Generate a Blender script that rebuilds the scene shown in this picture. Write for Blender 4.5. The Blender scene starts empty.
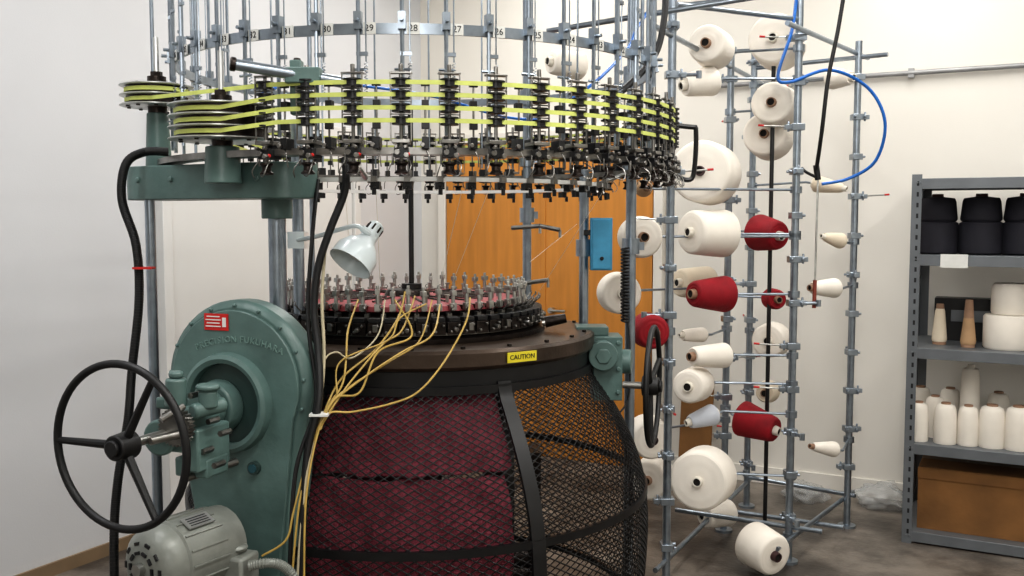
import bpy, math, random, bmesh
from mathutils import Vector, Matrix, noise
from math import sin, cos, pi, radians, atan, sqrt
random.seed(7)
F=950.0; H=1.6; TH=atan(68/F); YAW=radians(28)
RZ=Matrix.Rotation(YAW,3,'Z')
def c(px,py,D):
    u=(px-512)/F; v=(288-py)/F
    fw=cos(TH)+v*sin(TH); up=v*cos(TH)-sin(TH); t=D/fw
    return Vector((u*t,D,H+up*t))
def W(v): return RZ@Vector(v)
def lin(r,g,b):
    f=lambda x:(x/255/12.92) if x/255<=.04045 else ((x/255+.055)/1.055)**2.4
    return (f(r),f(g),f(b))
# ---------------------------------------------------------------- materials
def mat(name,col,rough=.5,metal=0.0,var=.12,scale=12,bump=0.0,bscale=60,kind='noise',alpha=1.0,stretch=(1,1,1),coat=0,dist=.01):
    m=bpy.data.materials.new(name); m.use_nodes=True
    nt=m.node_tree; N=nt.nodes; L=nt.links
    b=N['Principled BSDF']
    tc=N.new('ShaderNodeTexCoord'); mp=N.new('ShaderNodeMapping'); mp.inputs['Scale'].default_value=stretch
    L.new(tc.outputs['Object'],mp.inputs[0])
    nz=N.new('ShaderNodeTexNoise'); nz.inputs['Scale'].default_value=scale; nz.inputs['Detail'].default_value=6
    L.new(mp.outputs[0],nz.inputs['Vector'])
    rp=N.new('ShaderNodeValToRGB')
    rp.color_ramp.elements[0].position=.3; rp.color_ramp.elements[1].position=.7
    rp.color_ramp.elements[0].color=tuple(max(0,x*(1-var)) for x in col)+(1,)
    rp.color_ramp.elements[1].color=tuple(min(1,x*(1+var)) for x in col)+(1,)
    L.new(nz.outputs['Fac'],rp.inputs[0]); L.new(rp.outputs[0],b.inputs['Base Color'])
    b.inputs['Roughness'].default_value=rough; b.inputs['Metallic'].default_value=metal
    b.inputs['Alpha'].default_value=alpha
    if coat: b.inputs['Coat Weight'].default_value=coat
    if bump:
        bp=N.new('ShaderNodeBump'); bp.inputs['Strength'].default_value=bump; bp.inputs['Distance'].default_value=dist
        if kind=='yarn':
            wv=N.new('ShaderNodeTexWave'); wv.bands_direction='Z'; wv.inputs['Scale'].default_value=bscale; wv.inputs['Distortion'].default_value=.6
            L.new(mp.outputs[0],wv.inputs['Vector']); L.new(wv.outputs['Fac'],bp.inputs['Height'])
        else:
            n2=N.new('ShaderNodeTexNoise'); n2.inputs['Scale'].default_value=bscale; n2.inputs['Detail'].default_value=4
            L.new(mp.outputs[0],n2.inputs['Vector']); L.new(n2.outputs['Fac'],bp.inputs['Height'])
        L.new(bp.outputs[0],b.inputs['Normal'])
    return m
GREEN=mat('green_paint',lin(88,111,107),.38,0,.22,7,.2,30)
GREENL=mat('green_paint_pale',lin(112,138,132),.4,0,.12,9)
GREEND=mat('green_dark_and_recess_shade',lin(48,66,63),.45,0,.2,9,.15,30)
MOTOR=mat('motor_grey',lin(130,133,127),.4,.15,.15,15,.1,50)
CHROME=mat('pulley_aluminium',lin(190,191,189),.3,.7,.08,20)
ZINC=mat('zinc_tube',lin(148,157,166),.3,.85,.15,25)
STEEL=mat('brushed_steel',lin(176,176,172),.28,.95,.2,30)
FSTEEL=mat('feeder_steel',lin(132,130,126),.32,.95,.25,30)
DSTEEL=mat('oiled_dark_steel',lin(52,46,43),.33,.8,.4,30,.2,90)
BLACK=mat('black_paint',lin(14,14,16),.4,0,.3,20)
RUBBER=mat('black_rubber',lin(13,13,14),.5,0,.3,20)
TABLE=mat('table_bronze',lin(74,62,53),.33,.55,.4,6,.1,60)
YELLOW=mat('yellow_belt',lin(196,204,112),.55,0,.1,30)
HOSEY=mat('yellow_hose',lin(180,152,82),.4,0,.15,30)
HOSEC=mat('cream_hose',lin(190,180,152),.4,0,.12,30)
RED=mat('red_paint',lin(190,36,32),.45,0,.1,30)
BLUE=mat('blue_hose',lin(24,100,182),.35,0,.1,30)
BLUEB=mat('blue_box',lin(66,142,176),.45,0,.1,30)
WHITEP=mat('white_plastic',lin(216,216,212),.45,0,.05,30)
LAMPM=mat('pale_blue_enamel',lin(218,228,230),.3,0,.04,8,coat=.3)
NUMP=mat('number_plate',lin(205,205,200),.5,.2,.08,30)
INK=mat('ink',lin(20,20,23),.6)
YWHITE=mat('yarn_white',lin(236,229,218),.9,0,.04,10,.3,110,'yarn',dist=.002)
YCREAM=mat('yarn_cream',lin(222,209,188),.9,0,.04,10,.3,110,'yarn',dist=.002)
YRED=mat('yarn_red',lin(146,10,28),.75,0,.2,14,.5,110,'yarn',dist=.003)
YTAN=mat('yarn_tan',lin(178,146,112),.9,0,.1,14,.3,110,'yarn',dist=.002)
YBLACK=mat('yarn_black',lin(32,31,40),.75,0,.2,14,.3,110,'yarn',dist=.002)
YGREY=mat('yarn_grey',lin(190,194,202),.9,0,.05,14,.25,110,'yarn',dist=.002)
CORE=mat('paper_core',lin(150,120,98),.8,0,.15,20)
COREW=mat('plastic_core',lin(222,216,204),.5,0,.05,20)
CORED=mat('dark_core',lin(60,36,36),.7,0,.1,20)
BURG=mat('burgundy_knit',lin(118,50,62),.9,0,.35,50,.8,160)
PINK=mat('dial_red_enamel',lin(150,66,70),.5,.1,.3,20)
SHELFM=mat('shelf_grey_paint',lin(110,114,118),.45,.3,.1,10)
CARD=mat('cardboard',lin(126,89,50),.85,0,.3,4,.5,9)
TAPE=mat('packing_tape',lin(110,78,42),.4,0,.1,20)
LABELY=mat('yellow_label',lin(216,200,50),.5,0,.06,20)
PLASTIC=mat('clear_plastic',lin(205,208,208),.2,0,.08,20,.4,20,alpha=.3)
HOLE=mat('dark_hole',lin(26,22,20),.9)
# ---------------------------------------------------------------- geometry
def frame(ax):
    z=Vector(ax).normalized()
    h=Vector((0,0,1)) if abs(z.z)<.95 else Vector((1,0,0))
    x=h.cross(z).normalized(); y=z.cross(x)
    return x,y,z
def smooth(pts,s=6,closed=False):
    pts=[Vector(p) for p in pts]; n=len(pts); out=[]
    rng=n if closed else n-1
    for i in range(rng):
        if closed: a,b,d,e=pts[i-1],pts[i],pts[(i+1)%n],pts[(i+2)%n]
        else: a=pts[max(i-1,0)];b=pts[i];d=pts[i+1];e=pts[min(i+2,n-1)]
        for k in range(s):
            t=k/s
            out.append(.5*((2*b)+(d-a)*t+(2*a-5*b+4*d-e)*t*t+(3*b-a-3*d+e)*t**3))
    if not closed: out.append(pts[-1])
    return out
class G:
    def __init__(s): s.v=[]; s.f=[]; s.m=[]
    def add(s,vs,fs,m=0):
        o=len(s.v); s.v+= [Vector(v) for v in vs]
        for f in fs: s.f.append([i+o for i in f]); s.m.append(m)
        return s
    def box(s,ctr,size,m=0,X=None,Y=None,Z=None):
        X=Vector(X) if X else Vector((1,0,0)); Z=Vector(Z) if Z else Vector((0,0,1)); Y=Vector(Y) if Y else Z.cross(X)
        ctr=Vector(ctr); vs=[]
        for a in(-.5,.5):
            for b in(-.5,.5):
                for d in(-.5,.5): vs.append(ctr+X*a*size[0]+Y*b*size[1]+Z*d*size[2])
        return s.add(vs,[(0,1,3,2),(4,6,7,5),(0,4,5,1),(2,3,7,6),(0,2,6,4),(1,5,7,3)],m)
    def lathe(s,prof,o=(0,0,0),ax=(0,0,1),n=24,m=0,a0=0,a1=2*pi,closedprof=False):
        x,y,z=frame(ax)
        if abs(z.z)>.999: x=Vector((1,0,0)); y=Vector((0,1,0))*(1 if z.z>0 else -1)
        o=Vector(o); full=abs(a1-a0-2*pi)<1e-6; cols=n if full else n+1; vs=[];fs=[];k=len(prof)
        for i in range(cols):
            a=a0+(a1-a0)*i/n
            for r,h in prof: vs.append(o+(x*cos(a)+y*sin(a))*max(r,1e-5)+z*h)
        for i in range(n):
            j=(i+1)%cols
            for q in range(k if closedprof else k-1):
                q2=(q+1)%k
                fs.append((i*k+q,j*k+q,j*k+q2,i*k+q2))
        if not full and closedprof:
            fs.append(tuple(range(k))); fs.append(tuple((cols-1)*k+q for q in reversed(range(k))))
        return s.add(vs,fs,m)
    def band(s,o,r0,r1,z0,z1,n=64,m=0,a0=0,a1=2*pi):
        return s.lathe([(r0,z0),(r1,z0),(r1,z1),(r0,z1)],o,(0,0,1),n,m,a0,a1,True)
    def cyl(s,p,q,r,r2=None,n=12,m=0):
        p=Vector(p);q=Vector(q);r2=r if r2 is None else r2; l=(q-p).length
        x,y,z=frame(q-p); vs=[]
        for i in range(n):
            a=2*pi*i/n; d=x*cos(a)+y*sin(a); vs+= [p+d*r,q+d*r2]
        fs=[(2*i,2*((i+1)%n),2*((i+1)%n)+1,2*i+1) for i in range(n)]
        fs.append([2*i for i in range(n)][::-1]); fs.append([2*i+1 for i in range(n)])
        return s.add(vs,fs,m)
    def tube(s,pts,r,n=8,m=0,closed=False):
        pts=[Vector(p) for p in pts]; N=len(pts); vs=[]; prev=None
        for i,p in enumerate(pts):
            if closed: t=pts[(i+1)%N]-pts[i-1]
            else: t=pts[min(i+1,N-1)]-pts[max(i-1,0)]
            t.normalize()
            if prev is None: x,_,_=frame(t)
            else:
                x=prev-t*prev.dot(t)
                if x.length<1e-5: x,_,_=frame(t)
                x.normalize()
            prev=x; y=t.cross(x)
            for k in range(n):
                a=2*pi*k/n; vs.append(p+(x*cos(a)+y*sin(a))*r)
        fs=[]
        for i in range(N if closed else N-1):
            j=(i+1)%N
            for k in range(n): fs.append((i*n+k,i*n+(k+1)%n,j*n+(k+1)%n,j*n+k))
        if not closed: fs.append(list(range(n))[::-1]); fs.append([(N-1)*n+k for k in range(n)])
        return s.add(vs,fs,m)
    def ring(s,ctr,ax,R,r,n=48,k=8,m=0):
        x,y,z=frame(ax); ctr=Vector(ctr)
        return s.tube([ctr+(x*cos(2*pi*i/n)+y*sin(2*pi*i/n))*R for i in range(n)],r,k,m,True)
    def prism(s,out,o,X,Y,Z,d,m=0):
        o=Vector(o);X=Vector(X);Y=Vector(Y);Z=Vector(Z); n=len(out)
        vs=[o+X*a+Y*b for a,b in out]+[o+X*a+Y*b+Z*d for a,b in out]
        fs=[list(range(n))[::-1],[n+i for i in range(n)]]+[(i,(i+1)%n,n+(i+1)%n,n+i) for i in range(n)]
        return s.add(vs,fs,m)
    def strip(s,path,z0,z1,th,m=0,closed=False):
        N=len(path); vs=[]
        for i,p in enumerate(path):
            a=Vector(path[i-1] if (i or closed) else p); b=Vector(path[(i+1)%N] if (i<N-1 or closed) else p)
            t=(b-a); t.z=0; t.normalize(); nn=Vector((t.y,-t.x,0))*th/2
            for sg,z in((1,z0),(1,z1),(-1,z1),(-1,z0)): vs.append(Vector((p[0],p[1],p[2]+z))+nn*sg)
        fs=[]
        for i in range(N if closed else N-1):
            j=(i+1)%N
            for k in range(4): fs.append((i*4+k,j*4+k,j*4+(k+1)%4,i*4+(k+1)%4))
        return s.add(vs,fs,m)
    def text(s,string,size,o,X,Y,m=1,ext=.0006):
        cu=bpy.data.curves.new('t','FONT'); cu.body=string; cu.size=size; cu.align_x='CENTER'; cu.align_y='CENTER'; cu.extrude=ext; cu.resolution_u=3
        ob=bpy.data.objects.new('t',cu); bpy.context.collection.objects.link(ob)
        dg=bpy.context.evaluated_depsgraph_get(); me=bpy.data.meshes.new_from_object(ob.evaluated_get(dg))
        X=Vector(X);Y=Vector(Y);Z=X.cross(Y);o=Vector(o)
        s.add([o+X*v.co.x+Y*v.co.y+Z*v.co.z for v in me.vertices],[list(p.vertices) for p in me.polygons],m)
        bpy.data.objects.remove(ob); bpy.data.meshes.remove(me); bpy.data.curves.remove(cu)
        return s
WP={}
def meshof(name,vs,g,mats,sharp=35,recalc=True):
    me=bpy.data.meshes.new(name); me.from_pydata(vs,[],g.f)
    for i,p in enumerate(me.polygons): p.material_index=g.m[i]; p.use_smooth=True
    if recalc:
        bm=bmesh.new(); bm.from_mesh(me); bmesh.ops.recalc_face_normals(bm,faces=bm.faces); bm.to_mesh(me); bm.free()
    for mt in mats: me.materials.append(mt)
    me.set_sharp_from_angle(angle=radians(sharp)); me.update()
    return me
def mk(name,g,mats,parent=None,cam=True,origin=None,bevel=0,label=None,category=None,kind=None,group=None,sharp=35):
    if not isinstance(mats,(list,tuple)): mats=[mats]
    vs=[W(v) if cam else Vector(v) for v in g.v]
    if origin is None:
        xs=[v.x for v in vs];ys=[v.y for v in vs];zs=[v.z for v in vs]
        origin=Vector(((min(xs)+max(xs))/2,(min(ys)+max(ys))/2,min(zs)))
    else: origin=Vector(origin)
    me=meshof(name,[v-origin for v in vs],g,mats,sharp)
    ob=bpy.data.objects.new(name,me); bpy.context.collection.objects.link(ob)
    WP[ob.name]=origin
    if parent: ob.parent=parent; ob.location=origin-WP[parent.name]
    else: ob.location=origin
    if bevel:
        bv=ob.modifiers.new('bevel','BEVEL'); bv.width=bevel; bv.segments=2; bv.limit_method='ANGLE'; bv.angle_limit=radians(40)
    tag(ob,label,category,kind,group)
    return ob
def tag(ob,label=None,category=None,kind=None,group=None):
    if label: ob['label']=label
    if category: ob['category']=category
    if kind: ob['kind']=kind
    if group: ob['group']=group
def proto(name,g,mats,bevel=0):
    if not isinstance(mats,(list,tuple)): mats=[mats]
    me=meshof(name,[Vector(v) for v in g.v],g,mats)
    ob=bpy.data.objects.new(name,me)
    if bevel:
        bv=ob.modifiers.new('bevel','BEVEL'); bv.width=bevel; bv.segments=2; bv.limit_method='ANGLE'; bv.angle_limit=radians(40)
    return ob
def put(pr,loc,rot=None,parent=None,local=False):
    ob=pr.copy(); bpy.context.collection.objects.link(ob)
    loc=Vector(loc)
    WP[ob.name]=loc if not local else Vector((0,0,0))
    if parent:
        ob.parent=parent
        ob.location=loc if local else loc-WP[parent.name]
    else: ob.location=loc
    if rot is not None: ob.rotation_euler=rot
    return ob
def empty(name,loc,parent=None,**k):
    ob=bpy.data.objects.new(name,None); ob.empty_display_size=.1; bpy.context.collection.objects.link(ob)
    loc=Vector(loc); WP[ob.name]=loc
    if parent: ob.parent=parent; ob.location=loc-WP[parent.name]
    else: ob.location=loc
    tag(ob,**k); return ob
# ---------------------------------------------------------------- room (world axes)
def wallmat(name,col):
    return mat(name,col,.85,0,.03,1.3,.06,140)
WALLB=wallmat('wall_paint_white',lin(224,220,212)); WALLL=wallmat('wall_paint_cool',lin(206,207,209)); CEIL=wallmat('ceiling_paint',lin(220,220,218))
FLOORM=mat('concrete_floor',lin(108,101,93),.42,0,.5,3.2,.25,40)
nt=FLOORM.node_tree; N=nt.nodes; b=N['Principled BSDF']; rp0=b.inputs['Base Color'].links[0].from_node
n3=N.new('ShaderNodeTexNoise'); n3.inputs['Scale'].default_value=1.6; n3.inputs['Detail'].default_value=8; n3.inputs['Roughness'].default_value=.7
r3=N.new('ShaderNodeValToRGB'); r3.color_ramp.elements[0].position=.42; r3.color_ramp.elements[1].position=.58; r3.color_ramp.elements[0].color=(.4,.38,.37,1); r3.color_ramp.elements[1].color=(1,1,1,1)
mx=N.new('ShaderNodeMixRGB'); mx.blend_type='MULTIPLY'; mx.inputs[0].default_value=.8
tc=[n for n in N if n.type=='TEX_COORD'][0]
nt.links.new(tc.outputs['Object'],n3.inputs['Vector']); nt.links.new(n3.outputs['Fac'],r3.inputs[0]); nt.links.new(rp0.outputs[0],mx.inputs[1]); nt.links.new(r3.outputs[0],mx.inputs[2]); nt.links.new(mx.outputs[0],b.inputs['Base Color'])
def room(name,ctr,size,m):
    g=G().box(ctr,size); return mk(name,g,m,cam=False,kind='structure')
XL,YB,XR,YF,ZC=-3.8,5.76,3.2,-2.6,3.6
room('floor',((XL+XR)/2,(YF+YB)/2,-.05),(XR-XL+.4,YB-YF+.4,.1),FLOORM)
room('ceiling',((XL+XR)/2,(YF+YB)/2,ZC+.05),(XR-XL+.4,YB-YF+.4,.1),CEIL)
room('wall_back',((XL+XR)/2,YB+.05,ZC/2),(XR-XL,.1,ZC),WALLB)
room('wall_left',(XL-.05,(YF+YB)/2,ZC/2),(.1,YB-YF+.2,ZC),WALLL)
room('wall_right',(XR+.05,(YF+YB)/2,ZC/2),(.1,YB-YF+.2,ZC),WALLB)
room('wall_front',((XL+XR)/2,YF-.05,ZC/2),(XR-XL,.1,ZC),WALLB)
BASE=mat('baseboard_rubber',lin(132,112,88),.6,0,.1,8)
g=G().box((XL+.008,(YF+YB)/2-1.2,.03),(.014,YB-YF-2.4,.06)); mk('baseboard_left',g,BASE,cam=False,kind='structure')
g=G().box(((XL+XR)/2+.9,YB-.007,.05),(XR-XL-2.0,.014,.1)); mk('baseboard_back',g,WALLB,cam=False,kind='structure')
WOOD=mat('orange_wood',lin(196,132,56),.45,0,.12,3,.05,20,stretch=(7,7,.6),coat=.15)
dx0,dx1=-3.56,-2.03; mid=(dx0+dx1)/2
g=G()
g.box(((dx0+mid)/2,YB-.03,1.06),((mid-dx0)-.006,.045,2.12)); g.box(((dx1+mid)/2,YB-.03,1.06),((dx1-mid)-.006,.045,2.12))
g.box((mid,YB-.056,1.06),(.03,.01,2.1)); 
g.cyl((mid+.07,YB-.1,1.0),(mid+.07,YB-.05,1.0),.02,m=1); g.cyl((mid+.07,YB-.1,1.0),(mid+.18,YB-.1,1.0),.01,m=1)
mk('door_1',g,[WOOD,STEEL],cam=False,kind='structure',bevel=.002)
g=G(); g.box((dx0-.035,YB-.03,1.09),(.06,.06,2.18)); g.box((dx1+.035,YB-.03,1.09),(.06,.06,2.18)); g.box((mid,YB-.03,2.16),(dx1-dx0+.13,.06,.06))
mk('trim_1',g,WALLB,cam=False,kind='structure',bevel=.003)
yd0,yd1=3.42,4.9
DW=wallmat('white_door_paint',lin(218,217,214))
g=G().box((XL+.02,(yd0+yd1)/2,1.05),(.03,yd1-yd0,2.1)); g.cyl((XL+.03,yd0+.12,1),(XL+.09,yd0+.12,1),.02,m=1)
mk('door_2',g,[DW,STEEL],cam=False,kind='structure')
g=G()
for y in(yd0-.035,yd1+.035): g.box((XL+.03,y,1.07),(.055,.06,2.14))
g.box((XL+.03,(yd0+yd1)/2,2.14),(.055,yd1-yd0+.13,.07)); mk('trim_2',g,DW,cam=False,kind='structure',bevel=.004)
g=G().cyl((-1.7,YB-.03,2.41),(2.6,YB-.03,2.41),.014)
for x in(-1.4,-.55,.3,1.4): g.box((x,YB-.02,2.41),(.03,.04,.05))
mk('conduit_pipe',g,mat('conduit_paint',lin(150,150,150),.5,.4),cam=False,label='thin grey metal conduit running along the back wall',category='pipe')
# ---------------------------------------------------------------- MACHINE
MX,MY=(420-512)/F*3.3,3.3
MC=Vector((MX,MY,0)); MW=W(MC)
mach=empty('circular_knitting_machine',MW,label='green and steel circular knitting machine with black mesh guard',category='knitting machine')
def pol(r,a,z=0): return Vector((MX+r*cos(a),MY+r*sin(a),z))
TZ=.035
g=G().lathe([(0,.0),(.6,0),(.62,.03),(.62,.1),(.5,.14),(0,.14)],MC,n=48)
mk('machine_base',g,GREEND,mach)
for a in(radians(60),radians(140),radians(222)):
    g=G(); p=pol(.53,a); g.prism([(-.05,-.05),(.05,-.05),(.05,.05),(-.05,.05)],p+Vector((0,0,.1)),(cos(a),sin(a),0),(-sin(a),cos(a),0),(0,0,1),1.05)
    mk('machine_leg',g,BLACK,mach,bevel=.01)
g=G().lathe([(.30,1.13+TZ),(.57,1.125+TZ),(.597,1.13+TZ),(.605,1.14+TZ),(.605,1.178+TZ),(.595,1.188+TZ),(.57,1.19+TZ),(.30,1.19+TZ)],MC,n=96,closedprof=True)
for i in range(24): 
    p=pol(.575,2*pi*i/24+.05,1.19+TZ); g.cyl(p,p+Vector((0,0,.006)),.008,n=6,m=1)
mk('machine_table',g,[TABLE,DSTEEL],mach)
g=G().band(MC,.55,.588,1.105,1.162,96); mk('table_skirt',g,BLACK,mach)
a=radians(-90+35); n=Vector((cos(a),sin(a),0)); t=Vector((-sin(a),cos(a),0))
g=G().box(pol(.609,a,1.195),(.105,.004,.03),0,X=t)
g.text('CAUTION',.02,pol(.612,a,1.195),t,(0,0,1),1)
mk('warning_label',g,[LABELY,INK],mach,label='yellow warning label')
# guard cage
prof=[(.585,1.125),(.60,1.08),(.64,1.02),(.69,.94),(.74,.84),(.775,.735),(.79,.62),(.79,.5),(.78,.36),(.76,.22)]
ps=smooth([Vector((r,z,0)) for r,z in prof],10)
acc=[0]
for i in range(1,len(ps)): acc.append(acc[-1]+(ps[i]-ps[i-1]).length)
def atS(s):
    for i in range(1,len(ps)):
        if acc[i]>=s:
            k=(s-acc[i-1])/(acc[i]-acc[i-1]); q=ps[i-1].lerp(ps[i],k); return q.x,q.y
    return ps[-1].x,ps[-1].y
def rAt(z):
    for i in range(1,len(ps)):
        if ps[i].y<=z:
            k=(z-ps[i-1].y)/(ps[i].y-ps[i-1].y); return ps[i-1].lerp(ps[i],k).x
    return ps[-1].x
nU=132; NR=int(acc[-1]/.0106)
g=G(); vs=[];fs=[]
for j in range(NR+1):
    r,z=atS(acc[-1]*j/NR)
    for i in range(nU): vs.append(pol(r,2*pi*(i+(j%2)*.5)/nU,z))
for j in range(NR-1):
    for i in range(nU):
        if j%2==0: fs.append((j*nU+i,(j+1)*nU+i,(j+2)*nU+i,(j+1)*nU+(i-1)%nU))
        else: fs.append((j*nU+i,(j+1)*nU+(i+1)%nU,(j+2)*nU+i,(j+1)*nU+i))
g.add(vs,fs)
cage=empty('safety_guard',MW,mach)
ob=mk('expanded_metal_mesh',g,BLACK,cage)
w=ob.modifiers.new('wire','WIREFRAME'); w.thickness=.0042; w.use_replace=True
for z in(1.105,.69,.24):
    g=G(); r=rAt(z); g.band(MC,r-.004,r+.008,z-.012,z+.012,96)
    mk('guard_hoop',g,BLACK,cage)
def strut(a,w):
    g=G(); t=Vector((-sin(a),cos(a),0)); vs=[]
    for q in ps:
        for dr,dt in((-.004,-w),(.009,-w),(.009,w),(-.004,w)): vs.append(pol(q.x+dr,a,q.y)+t*dt)
    fs=[]
    for i in range(len(ps)-1):
        for k in range(4): fs.append((i*4+k,i*4+(k+1)%4,(i+1)*4+(k+1)%4,(i+1)*4+k))
    g.add(vs,fs); mk('guard_strut',g,BLACK,cage)
for d,w in((-60,.022),(-114,.02),(15,.010),(90,.012),(150,.012)): strut(radians(d),w)
# knitted fabric inside guard
fab=empty('knitted_fabric',MW+Vector((0,0,.3)),label='burgundy knitted fabric held inside the mesh guard',category='fabric')
def sheet(a0,a1,z0,z1,off,seed):
    vs=[];fs=[];na=110;nz=50
    for j in range(nz+1):
        z=z0+(z1-z0)*j/nz
        for i in range(na+1):
            a=radians(a0+(a1-a0)*i/na); q=pol(1,a,z)
            w_=noise.noise(Vector((q.x*9+z*5,q.y*9,z*7+seed)))*.024+noise.noise(Vector((q.x*26-z*14,q.y*22,z*18+seed)))*.012
            vs.append(pol(rAt(z)-off+w_,a,z+.012*noise.noise(Vector((q.x*6,q.y*6,seed)))))
    for j in range(nz):
        for i in range(na): fs.append((j*(na+1)+i,j*(na+1)+i+1,(j+1)*(na+1)+i+1,(j+1)*(na+1)+i))
    return vs,fs
for k_,(a0,a1,z0,z1,of) in enumerate(((-128,-62,.885,1.09,.036),(-128,-64,.26,.872,.042))):
    g=G(); g.add(*sheet(a0,a1,z0,z1,of,k_*9)); o=mk('fabric_panel',g,BURG,fab); so=o.modifiers.new('s','SOLIDIFY'); so.thickness=.004
g=G().lathe([(.24,1.15),(.20,.95),(.16,.7),(.12,.5),(.08,.36)],MC+Vector((-.1,0,0)),n=48); o=mk('fabric_tube',g,mat('dark_burgundy_knit',lin(74,32,40),.9,0,.3,60,.5,160),fab); so=o.modifiers.new('s','SOLIDIFY'); so.thickness=.004
g=G(); 
for z in(.42,.36): g.cyl((MX-.38,MY-.03,z),(MX+.38,MY-.03,z),.035,n=20,m=0)
for sx in(-1,1): g.box((MX+sx*.4,MY,.45),(.04,.16,.7),1); 
g.box((MX,MY,.12),(.84,.2,.05),1)
mk('fabric_takedown',g,[DSTEEL,DSTEEL],mach,bevel=.003)
# dial and cylinder cams
DX=Vector((-.045,0,0))
g=G().lathe([(.28,1.21),(.475,1.21),(.48,1.22),(.48,1.24),(.45,1.247),(.445,1.264),(.43,1.27),(.42,1.30),(.40,1.315),(.28,1.315)],MC+DX,n=96,closedprof=True)
g.band(MC+DX,.44,.462,1.250,1.258,96,1)
mk('cam_ring',g,[DSTEEL,FSTEEL],mach)
g=G().lathe([(0,1.30),(.08,1.30),(.08,1.34),(.07,1.36),(0,1.365)],MC+DX,n=64,m=1)
g.lathe([(.08,1.340),(.34,1.338),(.385,1.332),(.395,1.315)],MC+DX,n=64,m=0); g.lathe([(.39,1.315),(.42,1.32),(.41,1.30),(.05,1.29)],MC+DX,n=64,m=1)
for i in range(24):
    a=2*pi*i/24; p=pol(.12,a,1.342)+DX; q=pol(.30,a,1.34)+DX; g.cyl(p,q,.004,n=6,m=1)
mk('dial_plate',g,[PINK,DSTEEL,STEEL],mach)
cbs=[]
for v in range(3):
    g=G(); 
    g.box((.02,0,.026),(.045,.043,.038),2); g.box((.028,.0,.053),(.03,.036,.014),0)
    g.cyl((.04,.012,.036),(.052,.012,.036),.0045,n=8,m=1); g.cyl((.04,-.012,.018),(.052,-.012,.018),.0045,n=8,m=1)
    if v==1: g.cyl((.042,0,.026),(.062,0,.024),.007,n=12,m=1)
    if v==2: g.box((.046,.004,.03),(.010,.016,.024),1)
    cbs.append(proto('cam_block',g,[BLACK,FSTEEL,DSTEEL],.002))
cb2=[]
for v in range(2):
    hh=(.050,.056)[v]
    g=G(); g.cyl((0,0,0),(0,0,hh),.0065,n=8); g.box((0,0,hh+.006),(.024,.015,.016)); g.cyl((0,0,hh+.01),(0,0,hh+.026),.005,n=8)
    g.box((-.02,0,.010),(.04,.016,.014),1); g.box((.0,0,.014),(.016,.020,.022),0)
    cb2.append(proto('cam_bolt',g,[STEEL,DSTEEL],.001))
for i in range(60):
    a=2*pi*i/60; put(cbs[i*7%3],W(pol(.425,a,1.245)+DX),(0,0,a+YAW),mach)
for i in range(54):
    a=2*pi*(i+.5)/54; put(cb2[i%2],W(pol(.405,a,1.318)+DX),(0,0,a+YAW+(.2 if i%3==0 else 0)),mach)
g=G().cyl((.0,0,.0),(.03,0,.03),.0025,n=6); g.box((0,0,.0),(.02,.014,.02))
g.ring((.032,0,.034),(1,0,0),.006,.0016,12,5)
eye=proto('thread_guide',g,[FSTEEL])
for i in range(54):
    a=2*pi*i/54; put(eye,W(pol(.43,a,1.305)+DX),(0,0,a+YAW),mach)
g=G(); g.cyl((0,0,0),(0,0,.02),.006,n=10); g.cyl((0,0,.02),(0,0,.025),.010,n=6); capp=proto('dial_screw',g,[STEEL])
for i in range(28):
    a=2*pi*(i+.3)/28; put(capp,W(pol(.32,a,1.338)+DX),(0,0,a+YAW),mach)
g=G().cyl(pol(0,0,1.33)+Vector((-.03,0,0)),pol(0,0,1.98)+Vector((-.03,0,0)),.009,n=12)
g.cyl(pol(0,0,1.33)+Vector((-.03,0,0)),pol(0,0,1.38)+Vector((-.03,0,0)),.035,n=20)
mk('center_shaft',g,BLACK,mach)
g=G().band(MC,.79,.85,1.768,1.786,96); mk('feeder_ring',g,FSTEEL,mach)
g=G().band(MC,.615,.64,1.708,1.720,96); mk('lower_guide_ring',g,WHITEP,mach)
for a in(20,100,160,262):
    a=radians(a); g=G(); g.cyl(pol(.63,a,1.715),pol(.80,a,1.775),.008,n=8); mk('ring_bracket',g,STEEL,mach)
# feeder prototype (x outward)
g=G()
g.cyl((.045,0,-.045),(.045,0,.185),.005,n=8,m=1)
g.box((.03,0,-.018),(.055,.036,.026),0); g.box((.035,0,.010),(.055,.046,.010),1)
for sy in(-1,1):
    g.box((.052,sy*.026,.095),(.005,.0035,.17),1)
    g.cyl((.064,sy*.012,-.005),(.074,sy*.012,-.005),.005,n=6,m=1)
g.box((.045,0,.182),(.018,.058,.005),1); g.cyl((.045,0,.184),(.045,0,.205),.006,n=8,m=1)
for z in(.078,.111,.143): g.box((.053,0,z),(.008,.054,.003),1)
g.box((.01,0,.0),(.05,.026,.05),0)
g.cyl((.056,.014,-.026),(.075,.014,-.026),.007,n=8,m=1); g.cyl((.054,-.010,-.018),(.064,-.010,-.018),.008,n=8,m=1)
g.tube(smooth([(.05,.018,-.034),(.078,.026,-.052),(.085,.018,-.078),(.072,0,-.074)],4),.002,5,1)
g.tube(smooth([(.05,-.018,-.034),(.066,-.03,-.062),(.052,-.034,-.08)],4),.002,5,1)
g.cyl((.045,-.022,-.05),(.045,-.022,-.02),.003,n=6,m=1)
feeder=proto('yarn_feeder',g,[BLACK,FSTEEL],.0012)
g=G()
for z in(.062,.094,.127,.158):
    g.lathe([(.006,z-.010),(.024,z-.010),(.024,z-.006),(.018,z-.005),(.018,z+.005),(.024,z+.006),(.024,z+.010),(.006,z+.010)],(.045,0,0),n=18,closedprof=True)
pst=proto('pulley_stack',g,[BLACK])
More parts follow.
